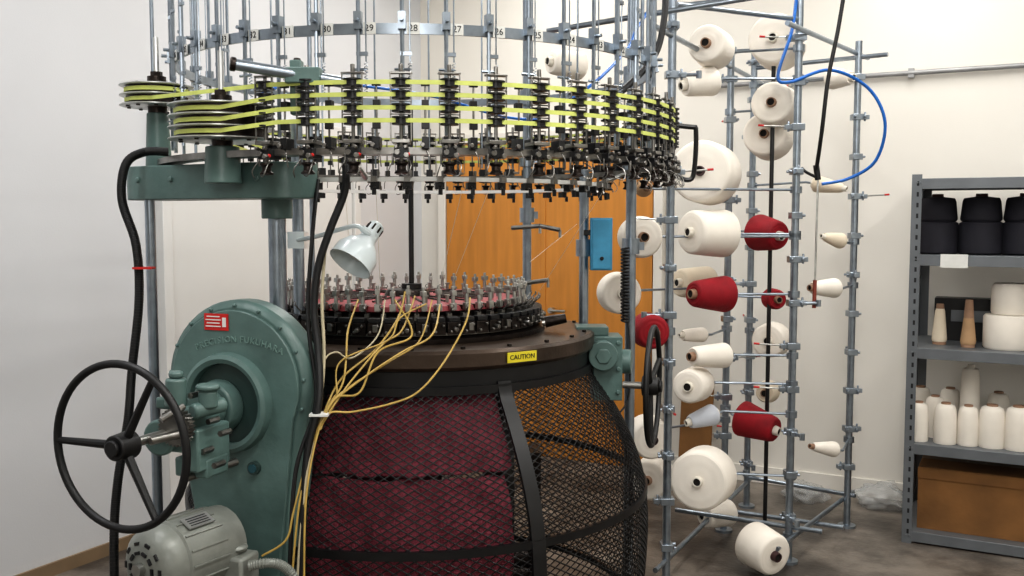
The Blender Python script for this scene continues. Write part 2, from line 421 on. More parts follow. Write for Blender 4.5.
g=G().lathe([(.004,-.074),(.018,-.072),(.018,-.068),(.012,-.062),(.012,-.052),(.018,-.046),(.018,-.042),(.004,-.040)],(.045,0,0),n=14)
fwheel=proto('feed_wheel',g,[DSTEEL])
g=G().lathe([(.005,0),(.005,.005),(.003,.008),(0,.009)],(.056,.018,-.024),ax=(1,0,0),n=10); dotr=proto('indicator_light',g,[RED])
g=G().box((.04,0,.006),(.04,.018,.03),0); g.cyl((.05,0,.015),(.05,0,.15),.003,n=6,m=1); g.box((.05,0,.05),(.014,.020,.018),0); g.box((.05,0,.152),(.012,.022,.006),0)
g.cyl((.06,-.008,.0),(.07,-.008,.0),.006,n=8,m=1); g.tube([(.05,0,-.005),(.062,.01,-.03),(.058,.012,-.055)],.002,5,1); g.box((.045,0,.105),(.02,.018,.018),0)
stopm=proto('stop_motion',g,[BLACK,FSTEEL],.001)
def rodproto(det):
    g=G(); g.cyl((0,0,.03),(0,0,.95),.0056 if det else .004,n=8,m=0)
    if det:
        g.box((0,0,.325),(.022,.02,.045),0); g.cyl((.012,0,.325),(.028,0,.325),.005,n=8,m=0)
        g.cyl((.0,.020,.22),(0,.020,.9),.002,n=6,m=0); g.box((0,.010,.24),(.009,.030,.010),0); g.box((0,.010,.44),(.009,.030,.010),0)
        g.tube([(.0045*cos(k*1.2),.020+.0045*sin(k*1.2),.14+k*.0016) for k in range(50)],.0012,4,0)
        g.cyl((.0,-.02,.20),(0,.02,.20),.004,n=6,m=0)
        g.ring((.012,.0,.11),(0,0,1),.009,.0018,12,5,0)
    return proto('guide_rod',g,[ZINC])
rod=rodproto(True); rod2=rodproto(False)
g=G().box((0,0,-.012),(.02,.026,.020),0); g.cyl((.0,0,-.01),(.022,0,-.026),.004,n=6,m=1); g.cyl((.02,0,-.038),(.02,0,-.018),.006,n=8,m=0)
g.box((.014,.0,.006),(.024,.016,.016),1); g.cyl((.01,.01,.01),(.01,.01,.03),.004,n=6,m=1)
lg=proto('yarn_sensor',g,[BLACK,FSTEEL])
NF=44; STEP=2*pi/NF
for k in range(NF):
    a=radians(-87.5)+k*STEP
    deg=math.degrees((a+2*pi)%(2*pi))
    infeed = not(150<deg<244)
    far = 20<deg<150
    if infeed:
        f=put(feeder,W(pol(.815,a,1.79)),(0,0,a+YAW),mach)
        for ch in(pst,fwheel,dotr): put(ch,(0,0,0),None,f,True)
        put(stopm,W(pol(.815,a+STEP/2,1.79)),(0,0,a+STEP/2+YAW),mach)
    if infeed or k%2==0:
        put(lg,W(pol(.628,a,1.708)),(0,0,a+YAW),mach)
    if not far or k%2==0: put(rod2 if far else rod,W(pol(.80,a,1.79)),(0,0,a+YAW),mach)
    num=28-k
    if num<=0: num+=NF
    gg=G(); a2=a+.036; n=Vector((cos(a2),sin(a2),0)); t=Vector((-sin(a2),cos(a2),0)); o=pol(.797,a2,2.096)
    gg.box(o,(.034,.003,.03),0,X=t); gg.text(str(num),.024,o+n*.002,t,(0,0,1),1)
    mk('number_label',gg,[NUMP,INK],mach,sharp=30)
g=G().band(MC,.786,.793,2.082,2.110,96); mk('number_ring',g,ZINC,mach)
# drive pulleys and belts
P1=c(222,128,2.62); P2=c(157,92,2.98)
def arc(a0,a1,r,n): return [pol(r,radians(a0+(a1-a0)*i/n)) for i in range(n+1)]
PZ1=(1.833,1.863,1.893)
for bi,z in enumerate((1.852,1.884,1.917,1.948)):
    if bi<3:
        dz=PZ1[bi]-z; P=P1; r1=.124; path=[Vector((P.x+r1*cos(radians(d)),P.y+r1*sin(radians(d)),dz)) for d in(150,175,200,225,250,270,285)]
        path+=arc(-109,140,.872,70); path+=[Vector((P.x+r1*cos(radians(d)),P.y+r1*sin(radians(d)),dz)) for d in(125,)]
    else:
        dz=1.967-z; P=P2; r1=.095; path=[Vector((P.x+r1*cos(radians(d)),P.y+r1*sin(radians(d)),dz)) for d in(150,180,210,240,265,280)]
        path+=arc(-112,146,.872,70); path+=[Vector((P.x+r1*cos(radians(d)),P.y+r1*sin(radians(d)),dz)) for d in(110,130)]
    g=G().strip(path,z-.0056,z+.0056,.0016,closed=True)
    mk('drive_belt',g,YELLOW,mach)
def wheelstack(P,r,zs,name,hubr):
    g=G(); z0=zs[0]; z1=zs[-1]
    g.cyl((P.x,P.y,z0),(P.x,P.y,z1),hubr,n=48,m=1)
    for i,z in enumerate(zs):
        g.lathe([(.03,z-.0025),(r*.98,z-.0025),(r,z-.001),(r,z+.001),(r*.98,z+.0025),(.03,z+.0025)],(P.x,P.y,0),n=56,m=0)
    for i in range(10):
        a=2*pi*i/10; p=Vector((P.x+cos(a)*r*.8,P.y+sin(a)*r*.8,z0-.003)); g.cyl(p-Vector((0,0,.004)),p,.006,n=8,m=1)
        p=Vector((P.x+cos(a)*r*.6,P.y+sin(a)*r*.6,z1+.003)); g.box(p,(r*.5,.008,.005),1,X=(cos(a),sin(a),0))
    g.cyl((P.x,P.y,z0-.03),(P.x,P.y,z1+.03),.028,n=20,m=1); g.cyl((P.x,P.y,z1),(P.x,P.y,z1+.15),.008,n=10,m=0)
    g.cyl((P.x,P.y,z1+.03),(P.x,P.y,z1+.045),.018,n=6,m=1)
    return mk(name,g,[CHROME,DSTEEL],mach)
wheelstack(P1,.141,(1.818,1.848,1.878,1.908),'drive_pulley',.120)
wp=wheelstack(P2,.110,(1.952,1.982,2.012),'drive_pulley',.091)
for z in(1.997,): mk('pulley_tape',G().band((P2.x,P2.y,0),.092,.096,z-.006,z+.006,48),YELLOW,wp)
# green beam
A=Vector((-1.09,2.93,0)); B=Vector((-.635,2.70,0)); d=(B-A).normalized(); nn=Vector((-d.y,d.x,0)); Lb=(B-A).length
out=[]
for i in range(13): a=pi/2+pi*i/12; out.append((.085*cos(a),.085*sin(a)))
for i in range(13): a=-pi/2+pi*i/12; out.append((Lb+.085*cos(a),.085*sin(a)))
g=G().prism(out,A+Vector((0,0,1.66)),d,nn,(0,0,1),.1)
g.cyl((P2.x,P2.y,1.7),(P2.x,P2.y,1.93),.042,.032,n=20); g.cyl((P1.x,P1.y,1.7),(P1.x,P1.y,1.80),.05,.045,n=20)
g.cyl(c(277,205,2.8)-Vector((0,0,.04)),c(277,205,2.8)+Vector((0,0,.1)),.045,n=20)
sgn=(1 if nn.y>0 else -1)
for px in(150,190,235,280):
    p=c(px,180,2.74 if px>200 else 2.84); p.y=A.y+(p.x-A.x)*d.y/d.x; p=p-nn*.085*sgn; g.cyl(p,p-nn*.006*sgn,.009,n=6)
mk('upper_bracket',g,GREEN,mach,bevel=.008)
def col(px,D,z0,z1,r,name='support_column',m=ZINC,clamps=()):
    p=c(px,220,D); g=G().cyl((p.x,p.y,z0),(p.x,p.y,z1),r,n=20)
    for z in clamps: g.cyl((p.x,p.y,z-.03),(p.x,p.y,z+.03),r*1.7,n=16); g.box((p.x+r*1.6,p.y,z),(r*1.8,r*1.4,.03))
    return mk(name,g,m,mach)
col(277,2.82,1.0,1.68,.026); col(298,3.0,1.15,1.9,.018)
col(150,2.86,.0,1.68,.0145); col(157,3.02,1.9,2.7,.006); col(177,2.95,1.9,2.7,.006)
col(584,3.42,1.15,1.78,.017,clamps=(1.5,)); col(527,3.95,1.0,2.75,.018,clamps=(1.62,1.85,2.1)); col(631,3.66,0,2.75,.02,clamps=(1.5,1.8,2.15))
col(312,3.8,1.1,2.75,.009)
g=G().cyl(c(232,64,2.42),c(352,84,2.5),.0145,n=14,m=0); g.cyl(c(230,63.6,2.42),c(236,64.6,2.425),.018,n=14,m=2); g.box(c(297,88,2.5),(.03,.035,.14),1); g.box(c(304,76,2.47),(.09,.045,.04),1)
g.cyl(c(297,66,2.5),c(297,58,2.5),.01,n=8,m=2)
mk('tension_arm',g,[ZINC,GREEN,DSTEEL],mach,bevel=.003)
# ---- gear housing
ht=radians(20); hn=Vector((-sin(ht),-cos(ht),0)); hx=Vector((cos(ht),-sin(ht),0)); hz=Vector((0,0,1))
HC=c(236,384,2.60)
def tear(r,rb,drop,shift):
    o=[]
    for i in range(33):
        a=radians(-25+ (230)*i/32); o.append((r*cos(a),r*sin(a)))
    o+=[(-r*.68,-drop*.62),(shift-rb,-drop)]
    o+=[(shift+rb,-drop),(r*.78,-drop*.55)]
    return o
hous=empty('gear_housing',W(Vector((HC.x,HC.y,0))),mach)
g=G().prism(tear(.232,.11,.62,.04),HC-hn*.09,hx,hz,hn,.09); g.box(HC-hn*.06+Vector((.03,0,-.85)),(.3,.16,.5),0,X=hx)
mk('housing_body',g,GREEN,hous,bevel=.02)
g=G().prism(tear(.206,.085,.58,.04),HC,hx,hz,hn,.012)
for i in range(11):
    a=radians(-15+210*i/10); p=HC+hx*.218*cos(a)+hz*.218*sin(a); g.cyl(p-hn*.004,p+hn*.006,.006,n=6)
mk('housing_cover',g,GREEN,hous,bevel=.005)
q0=HC-hx*.015-hz*.05+hn*.011
g=G().lathe([(.112,0),(.112,.028),(.125,.034),(.136,.028),(.140,0)],q0,hn,48,0); g.lathe([(0,.002),(.113,.003)],q0,hn,40,1)  # inner disc in darker green: the recess shade is put into its colour
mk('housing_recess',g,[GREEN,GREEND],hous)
g=G(); word='PRECISION FUKUHARA'
wid={'I':.55,' ':.5,'R':1.0,'O':1.12,'N':1.08,'K':1.02,'U':1.05,'H':1.05,'A':1.05,'S':.92,'E':.88,'C':1.0,'P':.92,'F':.85}
RA=.36; tc0=HC+hx*.020+hz*(.126-RA); tot=sum(wid[ch] for ch in word); acc_=0; PITCH=.295/tot
for ch in word:
    s_=(acc_+wid[ch]/2-tot/2)*PITCH; acc_+=wid[ch]
    if ch==' ': continue
    a=pi/2-s_/RA
    er=hx*cos(a)+hz*sin(a); g.text(ch,.0245,tc0+er*RA+hn*.013,hx*sin(a)-hz*cos(a),er,0,.002)
mk('raised_lettering',g,GREENL,hous)  # letters in a paler green than the housing, for contrast
g=G().box(HC+hx*(-.05)+hz*.172+hn*.014,(.078,.003,.046),0,X=hx,Z=hz)
for r_ in range(4): g.box(HC+hx*(-.059)+hz*(.187-.009*r_)+hn*.0162,(.042+.008*(r_%2),.001,.003),1,X=hx,Z=hz)
g.box(HC+hx*(-.023)+hz*.172+hn*.0162,(.012,.001,.026),1,X=hx,Z=hz)
mk('warning_label',g,[RED,WHITEP],hous,label='red warning label')
p=c(259,466,2.58); g=G().cyl(p,p+hn*.03,.018,n=20,m=1); g.cyl(p+hn*.03,p+hn*.034,.012,n=20,m=0); mk('oil_sight_glass',g,[mat('dark_glass',lin(50,84,92),.1),GREEND],hous)
# crank gearbox
gb=empty('crank_gearbox',W(c(200,420,2.45)),mach)
wn=Vector((.30,.954,0)).normalized(); wr=Vector((wn.y,-wn.x,0))
g=G()
q=HC+hx*(-.04)-hz*.06+hn*.012
g.cyl(q,q+hn*.05,.075,.07,n=32); g.cyl(q+hn*.05,q+hn*.10,.055,.05,n=28)
g.box(c(192,428,2.42),(.08,.13,.10),0,X=hx)
sp=c(150,441,2.32)
g.cyl(sp+wn*.03,sp+wn*.21,.034,n=24); g.cyl(sp+wn*.03,sp+wn*.05,.046,n=24)
g.cyl(c(176,406,2.35),c(176,378,2.35),.028,.025,n=20); g.cyl(c(176,378,2.35),c(176,371,2.35),.018,n=14)
g.box(c(202,464,2.42),(.10,.09,.05),0,X=hx); g.cyl(c(208,390,2.36),c(208,408,2.36),.024,n=18); g.cyl(c(208,390,2.36),c(208,384,2.36),.030,n=18)
g.box(c(210,446,2.4),(.028,.13,.11),0,X=hx); g.box(c(170,402,2.38),(.05,.05,.03),0,X=hx)
g.cyl(c(192,412,2.33),c(224,404,2.40),.020,n=16)
mk('gearbox_casting',g,GREEN,gb,bevel=.006)
g=G(); nt_=28; out=[]
for i in range(nt_*2): rr=.048 if i%2 else .042; a=2*pi*i/(nt_*2); out+= [(rr*cos(a-.03),rr*sin(a-.03)),(rr*cos(a+.03),rr*sin(a+.03))]
g.prism(out,c(174,428,2.3),wr,hz,wn,.02)
g.cyl(c(186,478,2.36),c(236,462,2.5),.011,n=14); g.cyl(c(161,420,2.28),c(184,406,2.32),.008,n=10); g.cyl(c(150,441,2.24),c(180,434,2.3),.011,n=12)
for px,py in((173,399),(190,396),(198,414),(174,417),(208,422),(220,434),(202,452),(214,466),(184,448)):
    p=c(px,py,2.345); g.cyl(p,p-hn*.04,.008,n=6)
mk('gear_shaft',g,FSTEEL,gb)
# handwheel
def handwheel(ctr,n_,R,r,name,spk=(90,210,330),axle=.12):
    n_=Vector(n_).normalized(); x,y,z=frame(n_); up=Vector((0,0,1)); rt=n_.cross(up).normalized()
    hw=empty(name,W(ctr),mach)
    mk('wheel_rim',G().ring(ctr,n_,R,r,64,12),RUBBER,hw)
    for d_ in spk:
        a=radians(d_); dr=rt*cos(a)+up*sin(a)
        g=G().cyl(ctr+dr*.02+n_*.01,ctr+dr*R,.011,.008,n=10); mk('wheel_spoke',g,RUBBER,hw)
    g=G().cyl(ctr-n_*.02,ctr+n_*.035,.030,.034,n=24); g.cyl(ctr-n_*.03,ctr-n_*.02,.02,n=20); mk('wheel_hub',g,RUBBER,hw,bevel=.003)
    g=G().cyl(ctr+n_*.03,ctr+n_*axle,.012,n=14); mk('wheel_axle',g,STEEL,hw)
handwheel(c(120,447,2.18),Vector((.38,.925,0)),.195,.0095,'hand_wheel',(58,180,302),.16)
# motor
mo=c(186,553,2.36); ma=Vector((-.52,-.854,0)).normalized()
mt=empty('electric_motor',W(mo),mach)
MS=.88
def sc_(p): return [(r*MS,z*MS) for r,z in p]
g=G()
g.lathe(sc_([(0,-.15),(.085,-.15),(.105,-.135),(.108,-.10),(.112,-.09),(.112,.07),(.106,.075),(.108,.10),(.1,.125),(.08,.142),(.06,.15),(0,.152)]),mo,ma,36,0)
for i in range(16):
    a=2*pi*i/16; x,y,z=frame(ma); dd=x*cos(a)+y*sin(a); g.box(mo+dd*.112*MS,(.004,.008,.13*MS),0,X=(x*-sin(a)+y*cos(a)),Z=ma)
mk('motor_body',g,MOTOR,mt)
g=G()
for i in range(10):
    for r_ in(.045,.07):
        a=2*pi*i/10; x,y,z=frame(ma); p=mo+ma*(.152 if r_<.05 else .146)*MS+(x*cos(a)+y*sin(a))*r_*MS; g.box(p,(.016,.008,.006),0,X=(x*-sin(a)+y*cos(a)),Z=ma)
g.cyl(mo+ma*.15*MS,mo+ma*.17*MS,.016,n=14,m=1)
mk('motor_vent',g,[BLACK,STEEL],mt)
x_=Vector((ma.y,-ma.x,0)); x_=x_ if x_.y<0 else -x_
g=G(); nv=(x_*.45+hz*.89).normalized(); up2=(hz-nv*hz.dot(nv)).normalized()
g.box(mo+nv*.104,(.08,.04,.003),0,X=-ma,Y=up2,Z=nv)
for i in range(4): g.box(mo+nv*.1058+up2*(.012-.008*i),(.06,.0025,.001),1,X=-ma,Y=up2,Z=nv)
mk('name_plate',g,[CHROME,INK],mt)
g=G().box(c(236,564,2.40)-Vector((0,0,.01)),(.09,.08,.08),0,X=hx); g.cyl(c(236,550,2.4),c(236,544,2.4),.03,n=20)
mk('junction_box',g,MOTOR,mt,bevel=.008)
pts=smooth([c(250,566,2.36),c(268,563,2.36),c(284,567,2.38),c(296,585,2.4),c(300,640,2.45)],8)
g=G(); g.tube(pts,.011,10)
for i in range(0,len(pts)-1,1): g.ring(pts[i],pts[i+1]-pts[i],.0115,.002,12,4)
mk('flexible_conduit',g,MOTOR,mt)
g=G().box((mo.x,mo.y+.05,.58),(.2,.18,.22),0,X=-ma); g.box((mo.x,mo.y+.05,.25),(.14,.14,.5),0,X=-ma); g.box((mo.x,mo.y+.05,.02),(.3,.3,.04),0,X=-ma)
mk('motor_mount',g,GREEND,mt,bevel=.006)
# side gearbox
g=G(); rc=c(606,366,3.28)
g.box(rc,(.10,.13,.22)); g.cyl(rc+Vector((-.02,-.065,.05)),rc+Vector((-.02,-.11,.05)),.05,n=24); g.cyl(rc+Vector((.04,-.02,.02)),rc+Vector((.085,-.03,.02)),.042,n=24)
g.box(rc+Vector((-.05,.02,.125)),(.11,.11,.03)); g.cyl(rc+Vector((-.02,-.11,.05)),rc+Vector((-.02,-.116,.05)),.028,n=6)
for dz in(-.08,.0,.09):
    g.cyl(rc+Vector((.035,-.065,dz)),rc+Vector((.035,-.073,dz)),.009,n=6)
mk('side_gearbox',g,GREEN,mach,bevel=.01)
handwheel(c(653,386,3.12),Vector((-.97,.26,0)),.195,.009,'hand_wheel',(20,140,260),.10)
bc=c(601,244,3.38); g=G().box(bc,(.075,.06,.185),0); g.box(bc+Vector((0,-.032,0)),(.066,.004,.175),0); g.cyl(bc+Vector((0,-.034,-.05)),bc+Vector((0,-.04,-.05)),.007,n=14,m=1); g.box(bc+Vector((-.045,.02,.04)),(.03,.02,.02),1)
mk('control_box',g,[BLUEB,BLACK],mach,bevel=.004,label='blue control box')
pts=[]; b0=c(625,248,3.55); b1=c(625,322,3.55)
for k in range(22*10+1):
    t=k/220; p=b0.lerp(b1,t); a=2*pi*k/10; pts.append(p+Vector((.014*cos(a),.014*sin(a),0)))
g=G().tube(pts+smooth([b1+Vector((.014,0,0)),c(630,350,3.5),c(628,400,3.45),c(610,420,3.4)],5),.004,5)
mk('coiled_cable',g,RUBBER,mach)
def hose(pts,r,m,name,parent=mach,ribs=False,**k):
    P=smooth([c(*p) for p in pts],8); g=G().tube(P,r,10)
    if ribs:
        for i in range(len(P)-1):
            for s_ in range(3):
                q=P[i].lerp(P[i+1],s_/3); g.ring(q,P[i+1]-P[i],r-.0005,.0014,12,4)
    return mk(name,g,m,parent,**k)
hose([(168,152,2.85),(145,152,2.83),(126,164,2.8),(122,200,2.78),(136,245,2.76),(139,300,2.76),(132,370,2.75),(128,420,2.72),(118,480,2.7),(114,540,2.68),(116,640,2.65),(120,760,2.62)],.0125,RUBBER,'power_cable',ribs=True)
g=G().box(c(144,268,2.75),(.055,.035,.006)); mk('cable_tie',g,RED,mach,label='red cable tie')
hose([(345,158,2.62),(345,190,2.6),(330,230,2.58),(318,268,2.57),(314,310,2.56),(318,350,2.54),(319,400,2.5),(308,450,2.48),(303,520,2.45),(300,640,2.42)],.0105,RUBBER,'power_cable')
hose([(318,180,2.7),(312,240,2.62),(308,320,2.58),(316,400,2.52),(296,470,2.47),(290,560,2.44),(288,640,2.42)],.006,RUBBER,'power_cable')
hose([(325,250,2.64),(322,300,2.6),(324,360,2.56),(318,420,2.51),(306,480,2.46),(298,576,2.43),(297,640,2.42)],.0045,HOSEC,'air_tube',label='cream plastic air tube')
hs=[[(405,292,2.78),(398,318,2.72),(375,350,2.62),(342,378,2.58),(326,408,2.53),(316,440,2.5),(300,500,2.45),(292,576,2.43)],
[(432,300,2.80),(420,340,2.68),(392,360,2.6),(352,385,2.56),(330,404,2.52),(318,430,2.49),(305,500,2.45),(298,580,2.43)],
[(470,298,2.82),(466,322,2.72),(444,362,2.6),(418,392,2.55),(390,404,2.53),(352,412,2.51),(328,414,2.50),(316,440,2.48),(306,500,2.44),(304,580,2.42)],
[(358,300,2.86),(348,330,2.72),(346,360,2.6),(342,385,2.56),(326,410,2.52),(310,450,2.48),(294,510,2.45),(286,540,2.44),(262,556,2.44)],
[(385,300,2.80),(378,335,2.7),(352,358,2.61),(336,352,2.58),(324,362,2.56),(320,400,2.52),(314,440,2.49)],
[(415,296,2.79),(402,330,2.7),(382,345,2.62),(352,380,2.56),(334,405,2.52),(318,430,2.49)],
[(395,300,2.79),(412,335,2.66),(378,352,2.6),(360,392,2.55),(336,398,2.52),(320,425,2.49)],
[(426,304,2.79),(400,318,2.69),(388,340,2.63),(340,362,2.58),(336,400,2.53),(318,430,2.49)],
[(440,305,2.80),(432,335,2.65),(402,352,2.6),(366,376,2.56),(334,402,2.53),(320,430,2.49)]]
for i,h in enumerate(hs): hose(h,(.003,.0024,.0028)[i%3],HOSEC if i==4 else HOSEY,'air_tube',label='cream plastic air tube' if i==4 else 'yellow plastic air tube')
g=G(); g.box(c(320,414,2.5),(.05,.045,.006)); mk('cable_tie',g,WHITEP,mach)
hose([(666,-20,3.3),(664,20,3.25),(655,55,3.2),(632,82,3.1),(606,104,3.0)],.011,RUBBER,'power_cable')
hose([(655,-20,3.6),(648,10,3.6),(636,30,3.5),(628,48,3.4),(600,78,3.2),(570,100,3.1)],.0055,BLUE,'air_tube',label='blue air tube')
hose([(262,92,2.9),(310,82,3.0),(380,88,3.2),(440,98,3.4),(500,116,3.5),(540,120,3.4)],.005,BLUE,'air_tube',label='blue air tube')
for a_,b_ in(((488,192,2.7),(452,284,2.9)),((462,190,2.68),(440,284,2.9)),((577,224,3.6),(530,262,3.3)),((376,186,2.7),(380,284,2.85)),((345,186,2.75),(352,286,2.9)),((604,190,3.0),(540,290,3.3))):
    g=G().cyl(c(*a_),c(*b_),.0008,n=4); mk('yarn_thread',g,YWHITE,mach)
for pts in([(512,228,3.93),(540,226,3.86)],[(540,226,3.86),(560,230,3.84)],[(520,284,3.95),(548,280,3.85)]):
    g=G().cyl(c(*pts[0]),c(*pts[1]),.009,n=8); g.cyl(c(*pts[1]),c(*pts[1])-Vector((0,0,.03)),.006,n=8); mk('clamp_lever',g,STEEL,mach)
g=G().cyl(c(545,322,3.2),c(566,318,3.2),.02,.016,n=16,m=0); g.cyl(c(542,323,3.2),c(546,322,3.2),.012,n=12,m=1)
mk('table_knob',g,[DSTEEL,STEEL],mach)
# ---------------------------------------------------------------- lamp
lp0=c(374,230,2.72); lp1=c(350,264,2.66); ax=(lp1-lp0).normalized(); L0=(lp1-lp0).length
lamp=empty('task_lamp',W(c(300,262,2.9)),label='pale blue enamel work lamp clamped to the machine column',category='lamp')
LS=.80
g=G().lathe([(r*LS,z) for r,z in[(0,-.022),(.02,-.022),(.028,-.016),(.03,.03),(.036,.045),(.06,.062),(.078,.088),(.082,L0),(.079,L0),(.073,.088),(.055,.065),(.0,.05)]],lp0,ax,36)
mk('lamp_shade',g,LAMPM,lamp)
g=G()
for i in range(8):
    x,y,z=frame(ax); a=2*pi*i/8; p=lp0+ax*.0+(x*cos(a)+y*sin(a))*.0295*LS; g.box(p,(.005,.003,.02),0,X=(x*-sin(a)+y*cos(a)),Z=ax)
mk('lamp_vent',g,DSTEEL,lamp)
g=G().lathe([(0,.045),(.022,.055),(.03,.08),(.022,.10),(0,.105)],lp0,ax,20); mk('light_bulb',g,WHITEP,lamp)
g=G().tube(smooth([c(298,240,2.85),c(318,236,2.78),c(338,230,2.72),c(356,226,2.69),c(366,232,2.68)],5),.0065,8); g.cyl(c(362,228,2.68),c(370,234,2.69),.010,n=10); g.box(c(298,240,2.9),(.05,.06,.05))
mk('lamp_arm',g,LAMPM,lamp)
# ---------------------------------------------------------------- CREEL (world axes)
CR=empty('yarn_creel',(-1.05,4.5,0),label='zinc tube yarn creel frame holding cones of yarn',category='yarn rack')
rows={'A':(-1.29,3.84,2.95),'D':(-1.29,4.75,2.42),'E':(-1.29,5.22,2.5),'B':(-.90,4.45,2.95),'C':(-.74,5.12,2.5)}
for k,(x,y,zt) in rows.items():
    g=G().cyl((x,y,0),(x,y,zt),.0175,n=16); g.cyl((x,y,0),(x,y,.012),.045,n=16); mk('creel_post',g,ZINC,CR,cam=False)
g=G().cyl((-1.05,4.62,.05),(-1.05,4.62,2.5),.010,n=10); mk('creel_rod',g,BLACK,CR,cam=False)
def rail(a,b,r=.0115): mk('creel_rail',G().cyl(a,b,r,n=12),ZINC,CR,cam=False)
rail((-1.29,3.7,.14),(-1.29,5.4,.14)); rail((-.90,4.2,.14),(-.74,5.3,.14)); rail((-1.29,5.22,.17),(-.7,5.12,.17))
rail((-1.45,4.45,.17),(-.75,4.45,.17)); rail((-1.4,4.75,.11),(-.7,4.75,.11))
rail((-1.29,3.6,2.36),(-1.29,5.4,2.36)); rail((-.90,4.2,2.44),(-.72,5.3,2.44)); rail((-1.5,4.45,2.62),(-.6,4.45,2.62)); rail((-1.29,5.22,2.42),(-.6,5.1,2.42))
rail((-1.29,3.84,2.6),(-2.2,3.5,2.75)); rail((-1.29,3.9,2.5),(-.9,4.45,2.5)); rail((-1.75,3.6,2.38),(-.5,3.9,2.52))
g=G(); g.box((0,0,0),(.058,.05,.03),0); g.box((.042,0,0),(.034,.028,.022),0); g.cyl((.03,-.03,0),(.03,-.045,0),.008,n=6); g.cyl((-.018,-.028,0),(-.018,-.04,0),.007,n=6); g.cyl((.04,0,-.02),(.04,0,.026),.006,n=6)
clamp=proto('post_clamp',g,[ZINC],.002)
g=G(); g.cyl((0,0,0),(.15,0,.008),.004,n=8,m=0); g.cyl((.15,0,.008),(.175,0,.010),.005,n=8,m=1)
peg=proto('spindle_peg',g,[STEEL,RED])
g=G(); g.cyl((0,0,0),(.11,0,0),.008,n=8,m=0); g.cyl((.11,0,-.015),(.11,0,.015),.012,n=10,m=0)
arm=proto('spindle_arm',g,[ZINC])
for k,(x,y,zt) in rows.items():
    z=.2+{'A':0,'D':.1,'E':.05,'B':.02,'C':.12}[k]
    while z<min(zt,2.7):
        rot=random.choice((radians(-62),radians(28),radians(118),radians(208)))
        put(clamp,(x,y,z),(0,0,rot),CR)
        if random.random()<.5:
            put(peg if random.random()<.4 else arm,(x,y,z),(0,0,rot+random.uniform(-.2,.2)),CR)
        z+=.2
def coneproto(name_m,rb,rs,L,core,rc0=.018,rc1=.03):
    h=L/2
    g=G().lathe([(rc1,-h+.004),(rb*.9,-h),(rb*.98,-h+.006),(rb,-h+.016),((rb+rs)/2+.002,0),(rs+.003,h-.016),(rs*.96,h-.004),(rs*.88,h),(rc0,h-.006)],n=40)
    b=meshof('yarn_cone',[Vector(v) for v in g.v],g,[name_m],60)
    g2=G().lathe([(rc1-.004,-h-.014),(rc1+.002,-h-.014),(rc1+.002,-h),(rc0+.001,h+.0),(rc0-.001,h+.02),(rc0-.005,h+.02),(rc0-.005,h),(rc1-.004,-h)],n=20,closedprof=True)
    for zz in(-h-.008,h+.014): g2.cyl((0,0,zz-.002),(0,0,zz),(rc1-.003) if zz<0 else (rc0-.004),n=16,m=1)
    b2=meshof('cone_core',[Vector(v) for v in g2.v],g2,[core,HOLE],50)
    return b,b2
def cone(pos,ax,m,rb,rs,L,core,label,cam=True,group='yarn cones on the creel',rc=(.018,.03)):
    b,b2=coneproto(m,rb,rs,L,core,*rc)
    ob=bpy.data.objects.new('yarn_cone',b); bpy.context.collection.objects.link(ob)
    loc=W(pos) if cam else Vector(pos); axw=W(ax) if cam else Vector(ax)
    ob.location=loc; ob.rotation_mode='XYZ'; ob.rotation_euler=axw.to_track_quat('Z','Y').to_euler()
    tag(ob,label,'yarn cone',None,group)
    ch=bpy.data.objects.new('cone_core',b2); bpy.context.collection.objects.link(ch); ch.parent=ob
    return ob,loc,axw
Lx=Vector((-.86,-.5,.04)); Lf=Vector((-.45,-.88,.05)); Fr=Vector((.15,-.98,0)); Rt=Vector((.7,-.68,-.18)); RF=Vector((.45,-.88,-.1)); LU=Vector((-.9,-.4,.2)); LD=Vector((-.9,-.35,-.2))
Wt,Cr,Rd,Tn=YWHITE,YCREAM,YRED,YTAN
cones=[(711,47,4.35,40,.9,36,Lf,Wt),(777,42,4.6,52,.92,38,Lf,Wt),(699,83,4.35,30,.7,34,LD,Wt),(775,105,4.55,44,.9,34,Lf,Wt),(841,78,4.9,22,.6,26,RF,Wt),
(706,173,4.4,62,.96,44,Lf,Wt),(768,136,4.7,46,.9,36,Lf,Wt),(768,234,4.5,37,.75,32,RF,Rd),(708,233,4.35,48,.88,46,Lx,Wt),(640,237,4.2,42,.95,24,Fr,Wt),
(645,188,4.1,18,.6,16,Fr,Tn),(619,293,4.4,42,.95,24,Fr,Wt),(710,294,4.3,37,.68,44,Lx,Rd),(694,283,4.8,34,.8,38,Lx,Cr),(774,299,4.6,21,.9,18,Fr,Rd),
(824,288,4.6,20,.6,34,Lx,Wt),(833,239,4.75,16,.5,24,LU,Cr),(693,335,4.5,15,.7,28,Lx,Wt),(709,356,4.3,26,.72,44,Lx,Wt),(771,340,4.75,36,.9,30,Lf,Wt),
(693,385,4.3,36,.9,34,Lf,Wt),(767,392,5.0,23,.8,20,Lf,Cr),(702,418,4.35,22,.6,30,LD,YGREY),(758,424,4.5,37,.66,40,Rt,Rd),(824,448,4.6,16,.5,30,LU,Wt),
(703,478,4.3,62,.95,38,Lf,Wt),(649,437,4.4,44,.9,26,Fr,Wt),(652,478,4.6,44,.9,28,Lf,Wt),(717,514,4.6,27,.9,34,Lx,Wt),(763,549,4.2,46,.9,36,RF,Wt),
(650,331,4.0,36,.9,28,Fr,Rd),(829,186,4.8,17,.5,30,Rt,Cr),(566,64,4.6,28,.8,36,Lx,Wt)]
